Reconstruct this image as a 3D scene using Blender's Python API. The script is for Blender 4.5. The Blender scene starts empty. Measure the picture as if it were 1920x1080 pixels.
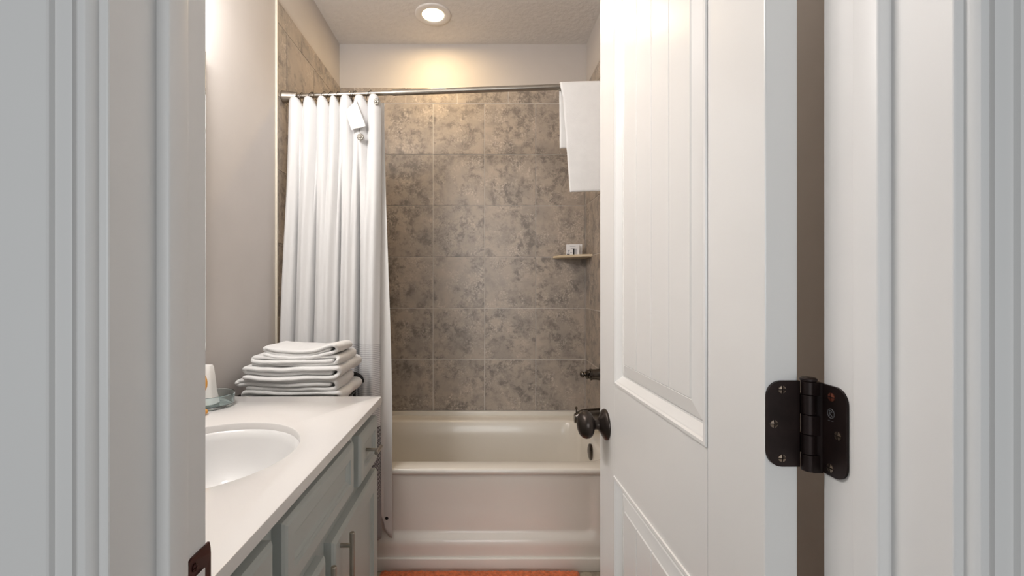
import bpy, bmesh, math, random
from mathutils import Vector, Matrix, noise
random.seed(7)
PI = math.pi
scene = bpy.context.scene
C = scene.collection

# ---------------------------------------------------------------- camera
F = 820.0                     # focal length in pixels of the 1920 wide frame
HC = 1.205                    # camera height
cam = bpy.data.cameras.new('camera')
cam.sensor_width = 36.0
cam.lens = F / 1920 * 36.0
cam.shift_x = 55.0 / 1920
cam.clip_start = 0.01
cam_o = bpy.data.objects.new('camera', cam)
cam_o.location = (0, 0, HC)
cam_o.rotation_euler = (PI / 2, 0, 0)
C.objects.link(cam_o)
scene.camera = cam_o

# ---------------------------------------------------------------- world, exposure
world = bpy.data.worlds.new('hall_daylight')
scene.world = world
world.use_nodes = True
bg = world.node_tree.nodes['Background']
bg.inputs[0].default_value = (0.91, 0.96, 1.0, 1)
bg.inputs[1].default_value = 0.20
scene.view_settings.view_transform = 'Standard'
scene.view_settings.look = 'None'
scene.view_settings.gamma = 1.0
scene.view_settings.use_curve_mapping = False
scene.view_settings.exposure = 0.36

def area_lamp(name, loc, size, power, color, rot=(0, 0, 0), shape='DISK'):
    l = bpy.data.lights.new(name, 'AREA')
    l.shape = shape
    l.size = size
    l.energy = power
    l.color = color
    o = bpy.data.objects.new(name, l)
    o.location = loc
    o.rotation_euler = rot
    C.objects.link(o)
    return o

# daylight from the hall behind the camera
area_lamp('hall_window_offscreen', (-0.35, -4.0, 1.70), 2.0, 48.0, (0.95, 0.98, 1.0), (PI / 2, 0, 0), 'SQUARE')
# the lamps on the painted wall above the mirror: they light the wall, the door and the counter and throw the mirror's shadow
for _y in (0.70, 0.93, 1.16):
    _l = bpy.data.lights.new('vanity_lamp_offscreen', 'POINT')
    _l.energy = 7.6
    _l.shadow_soft_size = 0.055
    _l.color = (1.0, 0.965, 0.94)
    _o = bpy.data.objects.new('vanity_lamp_offscreen', _l)
    _o.location = (-0.76, _y, 2.11)
    C.objects.link(_o)

# ---------------------------------------------------------------- materials
def new_mat(name):
    m = bpy.data.materials.new(name)
    m.use_nodes = True
    nt = m.node_tree
    return m, nt, nt.nodes['Principled BSDF']

def N(nt, kind, **kw):
    n = nt.nodes.new(kind)
    for k, v in kw.items():
        setattr(n, k, v)
    return n

def simple(name, col, rough=0.5, metal=0.0, var=0.04, vscale=6.0, bump=0.0, bscale=60.0, bdist=0.002, coat=0.0, sheen=0.0, spec=None):
    m, nt, b = new_mat(name)
    tc = N(nt, 'ShaderNodeTexCoord')
    nz = N(nt, 'ShaderNodeTexNoise')
    nz.inputs['Scale'].default_value = vscale
    nz.inputs['Detail'].default_value = 4
    nt.links.new(tc.outputs['Object'], nz.inputs['Vector'])
    rp = N(nt, 'ShaderNodeValToRGB')
    rp.color_ramp.elements[0].position = 0.3
    rp.color_ramp.elements[1].position = 0.7
    rp.color_ramp.elements[0].color = tuple(c * (1 - var) for c in col) + (1,)
    rp.color_ramp.elements[1].color = tuple(min(1, c * (1 + var)) for c in col) + (1,)
    nt.links.new(nz.outputs['Fac'], rp.inputs['Fac'])
    nt.links.new(rp.outputs['Color'], b.inputs['Base Color'])
    b.inputs['Roughness'].default_value = rough
    b.inputs['Metallic'].default_value = metal
    b.inputs['Coat Weight'].default_value = coat
    b.inputs['Sheen Weight'].default_value = sheen
    if spec is not None:
        b.inputs['Specular IOR Level'].default_value = spec
    if bump:
        n2 = N(nt, 'ShaderNodeTexNoise')
        n2.inputs['Scale'].default_value = bscale
        n2.inputs['Detail'].default_value = 5
        nt.links.new(tc.outputs['Object'], n2.inputs['Vector'])
        bp = N(nt, 'ShaderNodeBump')
        bp.inputs['Strength'].default_value = bump
        bp.inputs['Distance'].default_value = bdist
        nt.links.new(n2.outputs['Fac'], bp.inputs['Height'])
        nt.links.new(bp.outputs['Normal'], b.inputs['Normal'])
    return m

def emit(name, col, strength):
    m, nt, b = new_mat(name)
    b.inputs['Base Color'].default_value = (0.9, 0.88, 0.8, 1)
    b.inputs['Emission Color'].default_value = col + (1,)
    b.inputs['Emission Strength'].default_value = strength
    return m

def stone_tile(name, light, mid, dark, rough=0.35, scale=1.0, stretch=(1, 1, 1)):
    m, nt, b = new_mat(name)
    tc = N(nt, 'ShaderNodeTexCoord')
    oi = N(nt, 'ShaderNodeObjectInfo')
    mp = N(nt, 'ShaderNodeMapping')
    mp.inputs['Scale'].default_value = stretch
    mul = N(nt, 'ShaderNodeVectorMath', operation='SCALE')
    mul.inputs[0].default_value = (37.0, 23.0, 51.0)
    nt.links.new(oi.outputs['Random'], mul.inputs['Scale'])
    nt.links.new(tc.outputs['Object'], mp.inputs['Vector'])
    add = N(nt, 'ShaderNodeVectorMath', operation='ADD')
    nt.links.new(mp.outputs['Vector'], add.inputs[0])
    nt.links.new(mul.outputs[0], add.inputs[1])
    def nz(sc, det, rg, dist=0.0):
        n = N(nt, 'ShaderNodeTexNoise')
        n.inputs['Scale'].default_value = sc * scale
        n.inputs['Detail'].default_value = det
        n.inputs['Roughness'].default_value = rg
        n.inputs['Distortion'].default_value = dist
        nt.links.new(add.outputs[0], n.inputs['Vector'])
        return n
    def ramp(src, p0, p1, c0=(0, 0, 0, 1), c1=(1, 1, 1, 1)):
        r = N(nt, 'ShaderNodeValToRGB')
        r.color_ramp.elements[0].position = p0
        r.color_ramp.elements[1].position = p1
        r.color_ramp.elements[0].color = c0
        r.color_ramp.elements[1].color = c1
        nt.links.new(src, r.inputs['Fac'])
        return r
    big = ramp(nz(7, 5, 0.55, 0.4).outputs['Fac'], 0.36, 0.66, light + (1,), mid + (1,))
    patch = ramp(nz(20, 12, 0.76, 0.25).outputs['Fac'], 0.46, 0.57)
    zone = ramp(nz(8, 5, 0.6, 0.3).outputs['Fac'], 0.37, 0.56)
    pm = N(nt, 'ShaderNodeMath', operation='MULTIPLY')
    nt.links.new(patch.outputs['Color'], pm.inputs[0])
    nt.links.new(zone.outputs['Color'], pm.inputs[1])
    pm2 = N(nt, 'ShaderNodeMath', operation='MULTIPLY')
    nt.links.new(pm.outputs[0], pm2.inputs[0])
    pm2.inputs[1].default_value = 0.68
    mx = N(nt, 'ShaderNodeMixRGB')
    nt.links.new(pm2.outputs[0], mx.inputs['Fac'])
    nt.links.new(big.outputs['Color'], mx.inputs['Color1'])
    mx.inputs['Color2'].default_value = dark + (1,)
    spk = ramp(nz(95, 4, 0.6, 0.0).outputs['Fac'], 0.50, 0.60)
    sm = N(nt, 'ShaderNodeMath', operation='MULTIPLY')
    nt.links.new(spk.outputs['Color'], sm.inputs[0])
    sm.inputs[1].default_value = 0.55
    zn2 = ramp(nz(9, 4, 0.6, 0.5).outputs['Fac'], 0.50, 0.62)
    sm2 = N(nt, 'ShaderNodeMath', operation='MULTIPLY')
    nt.links.new(sm.outputs[0], sm2.inputs[0])
    nt.links.new(zn2.outputs['Color'], sm2.inputs[1])
    mx2 = N(nt, 'ShaderNodeMixRGB')
    nt.links.new(sm2.outputs[0], mx2.inputs['Fac'])
    nt.links.new(mx.outputs['Color'], mx2.inputs['Color1'])
    mx2.inputs['Color2'].default_value = tuple(min(1, c * 1.9) for c in mid) + (1,)
    nt.links.new(mx2.outputs['Color'], b.inputs['Base Color'])
    b.inputs['Roughness'].default_value = rough
    bp = N(nt, 'ShaderNodeBump')
    bp.inputs['Strength'].default_value = 0.12
    bp.inputs['Distance'].default_value = 0.002
    nt.links.new(nz(30, 6, 0.6).outputs['Fac'], bp.inputs['Height'])
    nt.links.new(bp.outputs['Normal'], b.inputs['Normal'])
    return m

def fabric_stripes():
    m, nt, b = new_mat('curtain_fabric')
    tc = N(nt, 'ShaderNodeTexCoord')
    sp = N(nt, 'ShaderNodeSeparateXYZ')
    nt.links.new(tc.outputs['Object'], sp.inputs[0])
    def math_(op, a, bb):
        n = N(nt, 'ShaderNodeMath', operation=op)
        for i, v in enumerate((a, bb)):
            if isinstance(v, (int, float)):
                n.inputs[i].default_value = v
            else:
                nt.links.new(v, n.inputs[i])
        return n.outputs[0]
    z = sp.outputs['Z']
    def stripes(pitch, duty, top):
        fr = math_('FRACT', math_('MULTIPLY', z, 1.0 / pitch), 0)
        return math_('MULTIPLY', math_('LESS_THAN', fr, duty), math_('LESS_THAN', z, top))
    s1 = stripes(0.0078, 0.34, 0.975)
    s2 = stripes(0.0056, 0.62, 0.628)
    mx = N(nt, 'ShaderNodeMixRGB')
    nt.links.new(s1, mx.inputs['Fac'])
    mx.inputs['Color1'].default_value = (0.69, 0.687, 0.687, 1)
    mx.inputs['Color2'].default_value = (0.44, 0.43, 0.45, 1)
    mx2 = N(nt, 'ShaderNodeMixRGB')
    nt.links.new(s2, mx2.inputs['Fac'])
    nt.links.new(mx.outputs['Color'], mx2.inputs['Color1'])
    mx2.inputs['Color2'].default_value = (0.03, 0.03, 0.035, 1)
    nt.links.new(mx2.outputs['Color'], b.inputs['Base Color'])
    b.inputs['Roughness'].default_value = 0.85
    b.inputs['Sheen Weight'].default_value = 0.15
    wv = N(nt, 'ShaderNodeTexNoise')
    wv.inputs['Scale'].default_value = 300
    nt.links.new(tc.outputs['Object'], wv.inputs['Vector'])
    bp = N(nt, 'ShaderNodeBump')
    bp.inputs['Strength'].default_value = 0.15
    bp.inputs['Distance'].default_value = 0.001
    nt.links.new(wv.outputs['Fac'], bp.inputs['Height'])
    nt.links.new(bp.outputs['Normal'], b.inputs['Normal'])
    return m

def glass(name, col, rough=0.02):
    m, nt, b = new_mat(name)
    b.inputs['Base Color'].default_value = col + (1,)
    b.inputs['Roughness'].default_value = rough
    b.inputs['Transmission Weight'].default_value = 1.0
    b.inputs['IOR'].default_value = 1.48
    return m

M = {}
M['wall'] = simple('wall_paint', (0.60, 0.563, 0.535), 0.75, var=0.02, bump=0.12, bscale=140, bdist=0.001)
M['hall_wall'] = simple('hall_wall_paint', (0.62, 0.61, 0.59), 0.75, var=0.02, bump=0.1, bscale=140, bdist=0.001)
M['ceiling'] = simple('ceiling_knockdown', (0.74, 0.71, 0.68), 0.9, var=0.03, vscale=30, bump=0.7, bscale=48, bdist=0.006)
M['trim'] = simple('trim_paint', (0.80, 0.79, 0.78), 0.42, var=0.02, vscale=3, bump=0.03, bscale=40, bdist=0.001)
M['door'] = simple('door_paint', (0.80, 0.79, 0.775), 0.22, var=0.015, vscale=3, bump=0.015, bscale=25, bdist=0.001)
M['tile'] = stone_tile('wall_tile', (0.47, 0.40, 0.335), (0.36, 0.315, 0.275), (0.12, 0.11, 0.105))
M['tile_side'] = stone_tile('side_tile', (0.47, 0.40, 0.335), (0.36, 0.315, 0.275), (0.12, 0.11, 0.105))
M['grout'] = simple('grout', (0.63, 0.595, 0.555), 0.9, var=0.15, vscale=8)
M['caulk'] = simple('edge_trim_cream', (0.72, 0.66, 0.55), 0.5)
M['floor_tile'] = stone_tile('floor_tile', (0.42, 0.36, 0.27), (0.33, 0.27, 0.20), (0.14, 0.11, 0.09))
M['hall_floor'] = simple('hall_carpet', (0.42, 0.38, 0.33), 0.95, bump=0.6, bscale=250, bdist=0.004)
M['tub'] = simple('tub_acrylic', (0.80, 0.765, 0.70), 0.27, var=0.01, coat=0.3)
M['counter'] = simple('cultured_marble', (0.735, 0.715, 0.70), 0.18, var=0.02, vscale=5, coat=0.3)
M['sink'] = simple('sink_ceramic', (0.76, 0.755, 0.75), 0.08, var=0.01, coat=0.4)
M['cabinet'] = simple('cabinet_paint', (0.46, 0.485, 0.465), 0.42, var=0.03, vscale=4)
M['nickel'] = simple('brushed_nickel', (0.42, 0.385, 0.34), 0.30, 1.0, var=0.08, vscale=30)
M['bronze'] = simple('dark_bronze', (0.045, 0.035, 0.030), 0.30, 0.7, var=0.25, vscale=25)
M['hinge'] = simple('bronze_hinge', (0.022, 0.013, 0.012), 0.38, 0.5, var=0.3, vscale=40)
M['strike'] = simple('strike_bronze', (0.050, 0.010, 0.008), 0.35, 0.5, var=0.3, vscale=40)
M['screw'] = simple('screw_steel', (0.30, 0.24, 0.19), 0.35, 1.0, var=0.2, vscale=90)
M['emblem'] = simple('stamped_grey', (0.11, 0.11, 0.115), 0.5, 0.2)
M['screw_copper'] = simple('screw_copper', (0.42, 0.15, 0.10), 0.35, 0.9, var=0.2, vscale=90)
M['gunmetal'] = simple('gunmetal_faucet', (0.13, 0.118, 0.108), 0.22, 1.0, var=0.12, vscale=20)
M['curtain'] = fabric_stripes()
M['liner'] = simple('curtain_liner', (0.78, 0.77, 0.75), 0.5, var=0.02)
M['terry'] = simple('terry_cloth', (0.80, 0.795, 0.787), 0.95, var=0.02, vscale=30, bump=0.45, bscale=420, bdist=0.002, sheen=0.2)
M['mat'] = simple('orange_chenille', (0.66, 0.17, 0.06), 0.95, var=0.25, vscale=60, bump=0.5, bscale=260, bdist=0.004, sheen=0.2)
M['black_wire'] = simple('black_wire', (0.010, 0.010, 0.011), 0.4, 0.3)
M['shelf'] = simple('shelf_stone', (0.60, 0.50, 0.36), 0.35, var=0.06, vscale=20)
M['carton'] = simple('carton_white', (0.82, 0.82, 0.84), 0.5, var=0.02)
M['ink'] = simple('carton_ink', (0.012, 0.012, 0.016), 0.5)
M['ink_pale'] = simple('carton_pale_ink', (0.30, 0.31, 0.36), 0.5)
M['ornament'] = simple('ornament_silver', (0.36, 0.34, 0.30), 0.3, 0.5, var=0.5, vscale=90)
M['lens'] = emit('lamp_lens', (1.0, 0.84, 0.56), 2.2)
M['light_trim'] = simple('light_trim_ring', (0.74, 0.71, 0.68), 0.4)
M['mirror'] = simple('mirror_silver', (0.85, 0.87, 0.87), 0.01, 1.0, var=0.0)
M['mirror_edge'] = simple('mirror_edge', (0.72, 0.70, 0.66), 0.3)
M['glass'] = glass('teal_glass', (0.86, 0.965, 0.975))
M['soap_white'] = simple('white_plastic', (0.86, 0.84, 0.81), 0.35, var=0.01)
M['soap_orange'] = simple('orange_plastic', (0.80, 0.36, 0.06), 0.4, var=0.05)

# ---------------------------------------------------------------- helpers
def W(o):
    p = Vector((0, 0, 0))
    while o is not None:
        p += o.location
        o = o.parent
    return p

def obj(name, bm, mat, parent=None, smooth=False, angle=40):
    """vertices come in world coordinates; the object hangs under parent"""
    me = bpy.data.meshes.new(name)
    bmesh.ops.recalc_face_normals(bm, faces=bm.faces[:])
    if parent is not None:
        bmesh.ops.translate(bm, verts=bm.verts[:], vec=-W(parent))
    bm.to_mesh(me)
    bm.free()
    me.materials.append(M[mat] if isinstance(mat, str) else mat)
    if smooth:
        me.polygons.foreach_set('use_smooth', [True] * len(me.polygons))
        if angle < 180:
            try:
                me.set_sharp_from_angle(angle=math.radians(angle))
            except Exception:
                pass
    o = bpy.data.objects.new(name, me)
    C.objects.link(o)
    o.parent = parent
    return o

def thing(name, label, cat, loc, group=None):
    o = bpy.data.objects.new(name, None)
    o.empty_display_size = 0.05
    o.location = loc
    C.objects.link(o)
    o['label'] = label
    o['category'] = cat
    if group:
        o['group'] = group
    return o

def tag(o, label, cat, group=None):
    o['label'] = label
    o['category'] = cat
    if group:
        o['group'] = group
    return o

def struct(o, label=None):
    o['kind'] = 'structure'
    if label:
        o['label'] = label
    return o

def root(name, loc):
    o = bpy.data.objects.new(name, None)
    o.empty_display_size = 0.05
    o.location = loc
    C.objects.link(o)
    return o

def add_box(bm, x0, x1, y0, y1, z0, z1, bev=0.0, seg=2):
    vs = [bm.verts.new((x, y, z)) for x in (x0, x1) for y in (y0, y1) for z in (z0, z1)]
    idx = [(0, 1, 3, 2), (4, 6, 7, 5), (0, 4, 5, 1), (2, 3, 7, 6), (0, 2, 6, 4), (1, 5, 7, 3)]
    fs = [bm.faces.new([vs[i] for i in f]) for f in idx]
    if bev:
        es = list({e for f in fs for e in f.edges})
        bmesh.ops.bevel(bm, geom=es, offset=bev, segments=seg, profile=0.5, affect='EDGES')
    return vs

def box(*a, **k):
    bm = bmesh.new()
    add_box(bm, *a, **k)
    return bm

def add_rings(bm, rings, cap0=True, cap1=True, closed=True):
    """loft a list of rings of equal length"""
    vr = [[bm.verts.new(p) for p in r] for r in rings]
    n = len(rings[0])
    for a, b in zip(vr[:-1], vr[1:]):
        for i in range(n if closed else n - 1):
            j = (i + 1) % n
            try:
                bm.faces.new((a[i], a[j], b[j], b[i]))
            except ValueError:
                pass
    if cap0:
        bm.faces.new(list(reversed(vr[0])))
    if cap1:
        bm.faces.new(vr[-1])
    return vr

def basis(axis):
    w = Vector(axis).normalized()
    u = Vector((0, 0, 1)) if abs(w.z) < 0.9 else Vector((1, 0, 0))
    u = (u - w * u.dot(w)).normalized()
    return u, w.cross(u), w

def add_lathe(bm, origin, axis, prof, n=28):
    """prof = [(distance along axis, radius)]"""
    u, v, w = basis(axis)
    o = Vector(origin)
    rings = []
    for d, r in prof:
        r = max(r, 1e-5)
        rings.append([o + w * d + (u * math.cos(2 * PI * k / n) + v * math.sin(2 * PI * k / n)) * r for k in range(n)])
    add_rings(bm, rings)

def lathe(*a, **k):
    bm = bmesh.new()
    add_lathe(bm, *a, **k)
    return bm

def add_tube(bm, pts, r, n=10, closed=False):
    pts = [Vector(p) for p in pts]
    m = len(pts)
    rings = []
    prev = None
    for i, p in enumerate(pts):
        if closed:
            t = pts[(i + 1) % m] - pts[i - 1]
        else:
            t = pts[min(i + 1, m - 1)] - pts[max(i - 1, 0)]
        t.normalize()
        if prev is None:
            u, v, _ = basis(t)
        else:
            u = (prev - t * prev.dot(t)).normalized()
            v = t.cross(u)
        prev = u
        rr = r[i] if isinstance(r, (list, tuple)) else r
        rings.append([p + (u * math.cos(2 * PI * k / n) + v * math.sin(2 * PI * k / n)) * rr for k in range(n)])
    if closed:
        rings.append(rings[0])
        vr = add_rings(bm, rings, False, False)
        bmesh.ops.remove_doubles(bm, verts=bm.verts[:], dist=1e-6)
    else:
        add_rings(bm, rings)

def tube(*a, **k):
    bm = bmesh.new()
    add_tube(bm, *a, **k)
    return bm

def add_prism(bm, poly, fn, d0, d1):
    """extrude a 2D polygon; fn(p, d) -> 3D point"""
    add_rings(bm, [[fn(p, d0) for p in poly], [fn(p, d1) for p in poly]])

def rrect(x0, x1, y0, y1, r, nc=6):
    pts = []
    for cx, cy, a0 in ((x1 - r, y1 - r, 0), (x0 + r, y1 - r, 90), (x0 + r, y0 + r, 180), (x1 - r, y0 + r, 270)):
        for k in range(nc + 1):
            a = math.radians(a0 + 90 * k / nc)
            pts.append((cx + r * math.cos(a), cy + r * math.sin(a)))
    return pts

def sheet(fn, nu, nv):
    bm = bmesh.new()
    g = [[bm.verts.new(fn(i / nu, j / nv)) for j in range(nv + 1)] for i in range(nu + 1)]
    for i in range(nu):
        for j in range(nv):
            bm.faces.new((g[i][j], g[i + 1][j], g[i + 1][j + 1], g[i][j + 1]))
    return bm

def thick(o, t, offset=0.0, sub=0):
    m = o.modifiers.new('thickness', 'SOLIDIFY')
    m.thickness = t
    m.offset = offset
    if sub:
        s = o.modifiers.new('smooth', 'SUBSURF')
        s.levels = sub
        s.render_levels = sub
    return o

def smooth01(t):
    t = max(0.0, min(1.0, t))
    return t * t * (3 - 2 * t)

# ---------------------------------------------------------------- room shell
XL, XLT = -0.878, -0.870      # painted left wall, tile face of left wall
XR, XRT = 0.6355, 0.6275
YB, YBT = 2.682, 2.674
YT = 1.859                    # front edge of the tiled surround
ZC = 2.70
SK = -0.0176                  # the door wall stands a degree off square
BATH_Y, HALL_Y = 0.454, 0.331
XJL, XJR = -0.287, 0.349      # door jamb faces
DOOR_TOP = 2.05

def skew(bm):
    for v in bm.verts:
        v.co.y += SK * v.co.x
    return bm

struct(obj('wall_left', box(XL - 0.09, XL, 0.43, YB + 0.09, 0, ZC), 'wall'), 'greige painted bathroom wall with tiled tub surround')
struct(obj('wall_right', box(XR, XR + 0.09, 0.43, YB + 0.09, 0, ZC), 'wall'), 'greige painted bathroom wall behind the open door')
struct(obj('wall_back', box(XL, XR, YB, YB + 0.09, 0, ZC), 'wall'), 'painted and tiled wall above the bathtub')
struct(obj('ceiling', box(XL - 0.09, XR + 0.09, 0.40, YB + 0.09, ZC, ZC + 0.1), 'ceiling'), 'beige textured bathroom ceiling')
bm = bmesh.new()
add_box(bm, -2.6, XJL - 0.019, HALL_Y, 0.4488, 0, ZC + 0.1)
add_box(bm, XJR + 0.019, 2.6, HALL_Y, BATH_Y, 0, ZC + 0.1)
add_box(bm, XJL - 0.019, XJR + 0.019, HALL_Y, BATH_Y, DOOR_TOP + 0.019, ZC + 0.1)
struct(obj('wall_front', skew(bm), 'hall_wall'), 'hall wall around the bathroom doorway')
floor = struct(obj('floor', box(XL - 0.09, XR + 0.09, 0.40, YB + 0.09, -0.12, -0.006), 'grout'), 'tan stone tile bathroom floor')
struct(obj('floor_hall', box(-2.6, 2.6, -2.4, 0.399, -0.12, -0.004), 'hall_floor'), 'tan hall carpet outside the bathroom')

wl = bpy.data.objects['wall_left']
wr = bpy.data.objects['wall_right']
wb = bpy.data.objects['wall_back']

# wall tiles, each one a piece of its own
mesh_cache = {}
def tile_mesh(w, h, t):
    key = (round(w, 4), round(h, 4), round(t, 4))
    if key not in mesh_cache:
        bm = bmesh.new()
        add_box(bm, -w / 2, w / 2, -t / 2, t / 2, -h / 2, h / 2, bev=0.0012, seg=1)
        me = bpy.data.meshes.new('tile')
        bmesh.ops.recalc_face_normals(bm, faces=bm.faces[:])
        bm.to_mesh(me)
        bm.free()
        mesh_cache[key] = me
    return mesh_cache[key]

GR = 0.0044
def put_tile(parent, c, w, h, t, rotz, mat, name='tile'):
    key = (round(w, 4), round(h, 4), mat)
    me = tile_mesh(w - GR, h - GR, t)
    if not me.materials:
        me.materials.append(M[mat])
    o = bpy.data.objects.new(name, me)
    o.location = Vector(c) - W(parent)
    o.rotation_euler = (0, 0, rotz)
    C.objects.link(o)
    o.parent = parent
    o.location.x += 0
    return o

ZR = [0.455 + 0.3131 * k for k in range(7)]          # rows up to 2.333
ZTOP = 2.432
def segs(lo, hi, joints):
    e = [lo] + [j for j in joints if lo + 0.004 < j < hi - 0.004] + [hi]
    return list(zip(e[:-1], e[1:]))

def tile_wall(parent, lo, hi, joints, joints_top, place, mat, rotz):
    for z0, z1 in zip(ZR[:-1], ZR[1:]):
        for a, b in segs(lo, hi, joints):
            put_tile(parent, place((a + b) / 2, (z0 + z1) / 2), b - a, z1 - z0, 0.0075, rotz, mat)
    for a, b in segs(lo, hi, joints_top):
        put_tile(parent, place((a + b) / 2, (ZR[-1] + ZTOP) / 2), b - a, ZTOP - ZR[-1], 0.0075, rotz, mat, 'border_tile')

JB = [-0.617, -0.303, 0.0114, 0.3245]
JT = [-0.783, -0.4696, -0.1565, 0.1565, 0.470]
tile_wall(wb, XLT, XRT, JB, JT, lambda x, z: (x, YBT + 0.0038, z), 'tile', 0)
JS = [1.944, 2.257, 2.570]
JST = [2.10, 2.413]
tile_wall(wl, YT, YBT, JS, JST, lambda y, z: (XLT - 0.0038, y, z), 'tile', PI / 2)
tile_wall(wr, YT, YBT, JS, JST, lambda y, z: (XRT + 0.0038, y, z), 'tile', PI / 2)
# grout bed behind the tiles
obj('grout_bed', box(XL, XR, YBT + 0.0026, YB + 0.001, 0.40, ZTOP), 'grout', wb)
obj('grout_bed', box(XL - 0.001, XLT - 0.0026, YT, YBT, 0.40, ZTOP), 'grout', wl)
obj('grout_bed', box(XRT + 0.0026, XR + 0.001, YT, YBT, 0.40, ZTOP), 'grout', wr)
# cream edge strip along the front of the surround
for par, xa, xb in ((wl, XL - 0.001, XLT + 0.001), (wr, XRT - 0.001, XR + 0.001)):
    obj('edge_strip', box(xa, xb, YT - 0.010, YT, 0.0, ZTOP + 0.004, bev=0.003), 'caulk', par)

# floor tiles
FX = [XL + 0.305 * k for k in range(5)] + [XR]
FY = [0.40, 0.68, 0.985, 1.29, 1.595, 1.90]
for a, b in zip(FX[:-1], FX[1:]):
    for c, d in zip(FY[:-1], FY[1:]):
        me = bpy.data.objects.new('floor_tile', tile_mesh(b - a - 0.004, 0.010, d - c - 0.004))
        if not me.data.materials:
            me.data.materials.append(M['floor_tile'])
        me.location = ((a + b) / 2, (c + d) / 2, -0.005)
        C.objects.link(me)
        me.parent = floor

# ---------------------------------------------------------------- door frame
def jamb(name, side, label):
    xj = XJL if side < 0 else XJR
    r = root(name, (xj, 0.38 + SK * xj, 0))
    struct(r, label)
    f = lambda d: xj + side * d                     # d > 0 goes into the wall
    a, b = sorted((f(0), f(0.0195)))
    obj('jamb', skew(box(a, b, HALL_Y - 0.001, 0.4488 if side < 0 else BATH_Y, 0, DOOR_TOP, bev=0.0015)), 'trim', r)
    a, b = sorted((f(-0.0118), f(0.001)))
    obj('door_stop', skew(box(a, b, 0.379, 0.4055, 0, DOOR_TOP, bev=0.0022, seg=3)), 'trim', r, True)
    # colonial casing on the hall side: (distance from jamb face, projection off the wall)
    prof = [(0.007, 0), (0.007, 0.0030), (0.0074, 0.0050), (0.0086, 0.0072), (0.0106, 0.0090), (0.0130, 0.0097), (0.0158, 0.0094), (0.0178, 0.0080), (0.0186, 0.0062),
            (0.0196, 0.0062), (0.0200, 0.0094), (0.0215, 0.0098), (0.0285, 0.0096), (0.0332, 0.0092), (0.0342, 0.0128), (0.0355, 0.0138), (0.050, 0.0148),
            (0.070, 0.0160), (0.086, 0.0160), (0.089, 0.0140), (0.089, 0)]
    bm = bmesh.new()
    add_prism(bm, prof, lambda p, d: Vector((f(p[0]), HALL_Y - p[1], d)), 0, DOOR_TOP + 0.06)
    obj('casing', skew(bm), 'trim', r, True, 25)
    return r
jl = jamb('trim_1', -1, 'white painted door jamb with the dark strike plate')
jr = jamb('trim_2', 1, 'white painted door jamb carrying the hinge')
t3 = struct(root('trim_3', (0.03, 0.38, DOOR_TOP)), 'white painted head of the door frame')
obj('jamb', skew(box(XJL, XJR, HALL_Y - 0.001, BATH_Y, DOOR_TOP, DOOR_TOP + 0.019)), 'trim', t3)
obj('door_stop', skew(box(XJL, XJR, 0.379, 0.4055, DOOR_TOP - 0.0118, DOOR_TOP)), 'trim', t3)
obj('casing', skew(box(XJL - 0.08, XJR + 0.08, HALL_Y - 0.015, HALL_Y, DOOR_TOP + 0.007, DOOR_TOP + 0.09, bev=0.004)), 'trim', t3)

def add_screw(parent, c, n, r=0.0042, mat='screw'):
    """countersunk head: four raised quarters with a cross recess between them"""
    u, v, w = basis(n)
    c = Vector(c)
    bm = bmesh.new()
    add_lathe(bm, c, n, [(-0.0015, r), (-0.0006, r)], n=16)
    g = r * 0.13
    for q in range(4):
        a0 = PI / 2 * q
        d1 = u * math.cos(a0) + v * math.sin(a0)
        d2 = u * math.cos(a0 + PI / 2) + v * math.sin(a0 + PI / 2)
        poly = [(g, g)]
        for k in range(6):
            t = math.radians(8 + 74 * k / 5)
            poly.append((r * math.cos(t), r * math.sin(t)))
        lo = [c + d1 * p + d2 * e - w * 0.0008 for p, e in poly]
        hi = [c + d1 * p + d2 * e + w * (0.0011 if k == 0 else 0.0005) for k, (p, e) in enumerate(poly)]
        add_rings(bm, [lo, hi])
    return obj('screw', bm, mat, parent)

# strike plate on the left jamb
bm = bmesh.new()
xs = XJL + 0.0012
poly = [(0.4175, 0.874), (0.4175, 0.934), (0.4195, 0.938), (0.4240, 0.940), (0.4520, 0.940), (0.4560, 0.932), (0.4570, 0.925), (0.4570, 0.886), (0.4520, 0.868), (0.4240, 0.868), (0.4195, 0.870)]
add_prism(bm, poly, lambda p, d: Vector((xs + d - (max(0, p[0] - 0.449) * 0.3), p[0], p[1])), -0.0010, 0.0012)
sp = obj('strike_plate', skew(bm), 'strike', jl)
sp['label'] = 'dark red bronze strike plate'
add_screw(sp, (xs + 0.0012, 0.428 - SK * 0.28 - 0.005 + 0.0049, 0.9285), (1, 0, 0), 0.0040, 'strike')
obj('bolt_hole', skew(box(xs + 0.0010, xs + 0.0018, 0.427, 0.443, 0.890, 0.919, bev=0.0005, seg=1)), 'trim', sp)

# ---------------------------------------------------------------- door
DW, DT = 0.597, 0.035
HN = Vector((0.298, 0.4617, 0.0))
DDIR = Vector((-0.014, 0.597, 0)).normalized()
DRT = Vector((DDIR.y, -DDIR.x, 0))                 # to the right, into the slab
def DP(u, w, z):
    return HN + DDIR * u + DRT * w + Vector((0, 0, z))
door = struct(root('door_1', tuple(HN)), 'white painted two panel plank door standing open')
def dbox(u0, u1, w0, w1, z0, z1, bev=0.0):
    bm = box(u0, u1, w0, w1, z0, z1, bev=bev)
    for v in bm.verts:
        v.co = DP(*v.co)
    return bm
DZ0, DZ1 = 0.012, 2.04
S0, S1 = 0.113, 0.490                               # panel opening along the door
for nm, u0, u1, z0, z1 in (('stile', 0, S0, DZ0, DZ1), ('stile', S1, DW, DZ0, DZ1)):
    obj(nm, dbox(u0, u1, 0, DT, z0, z1, bev=0.0012), 'door', door)
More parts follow.
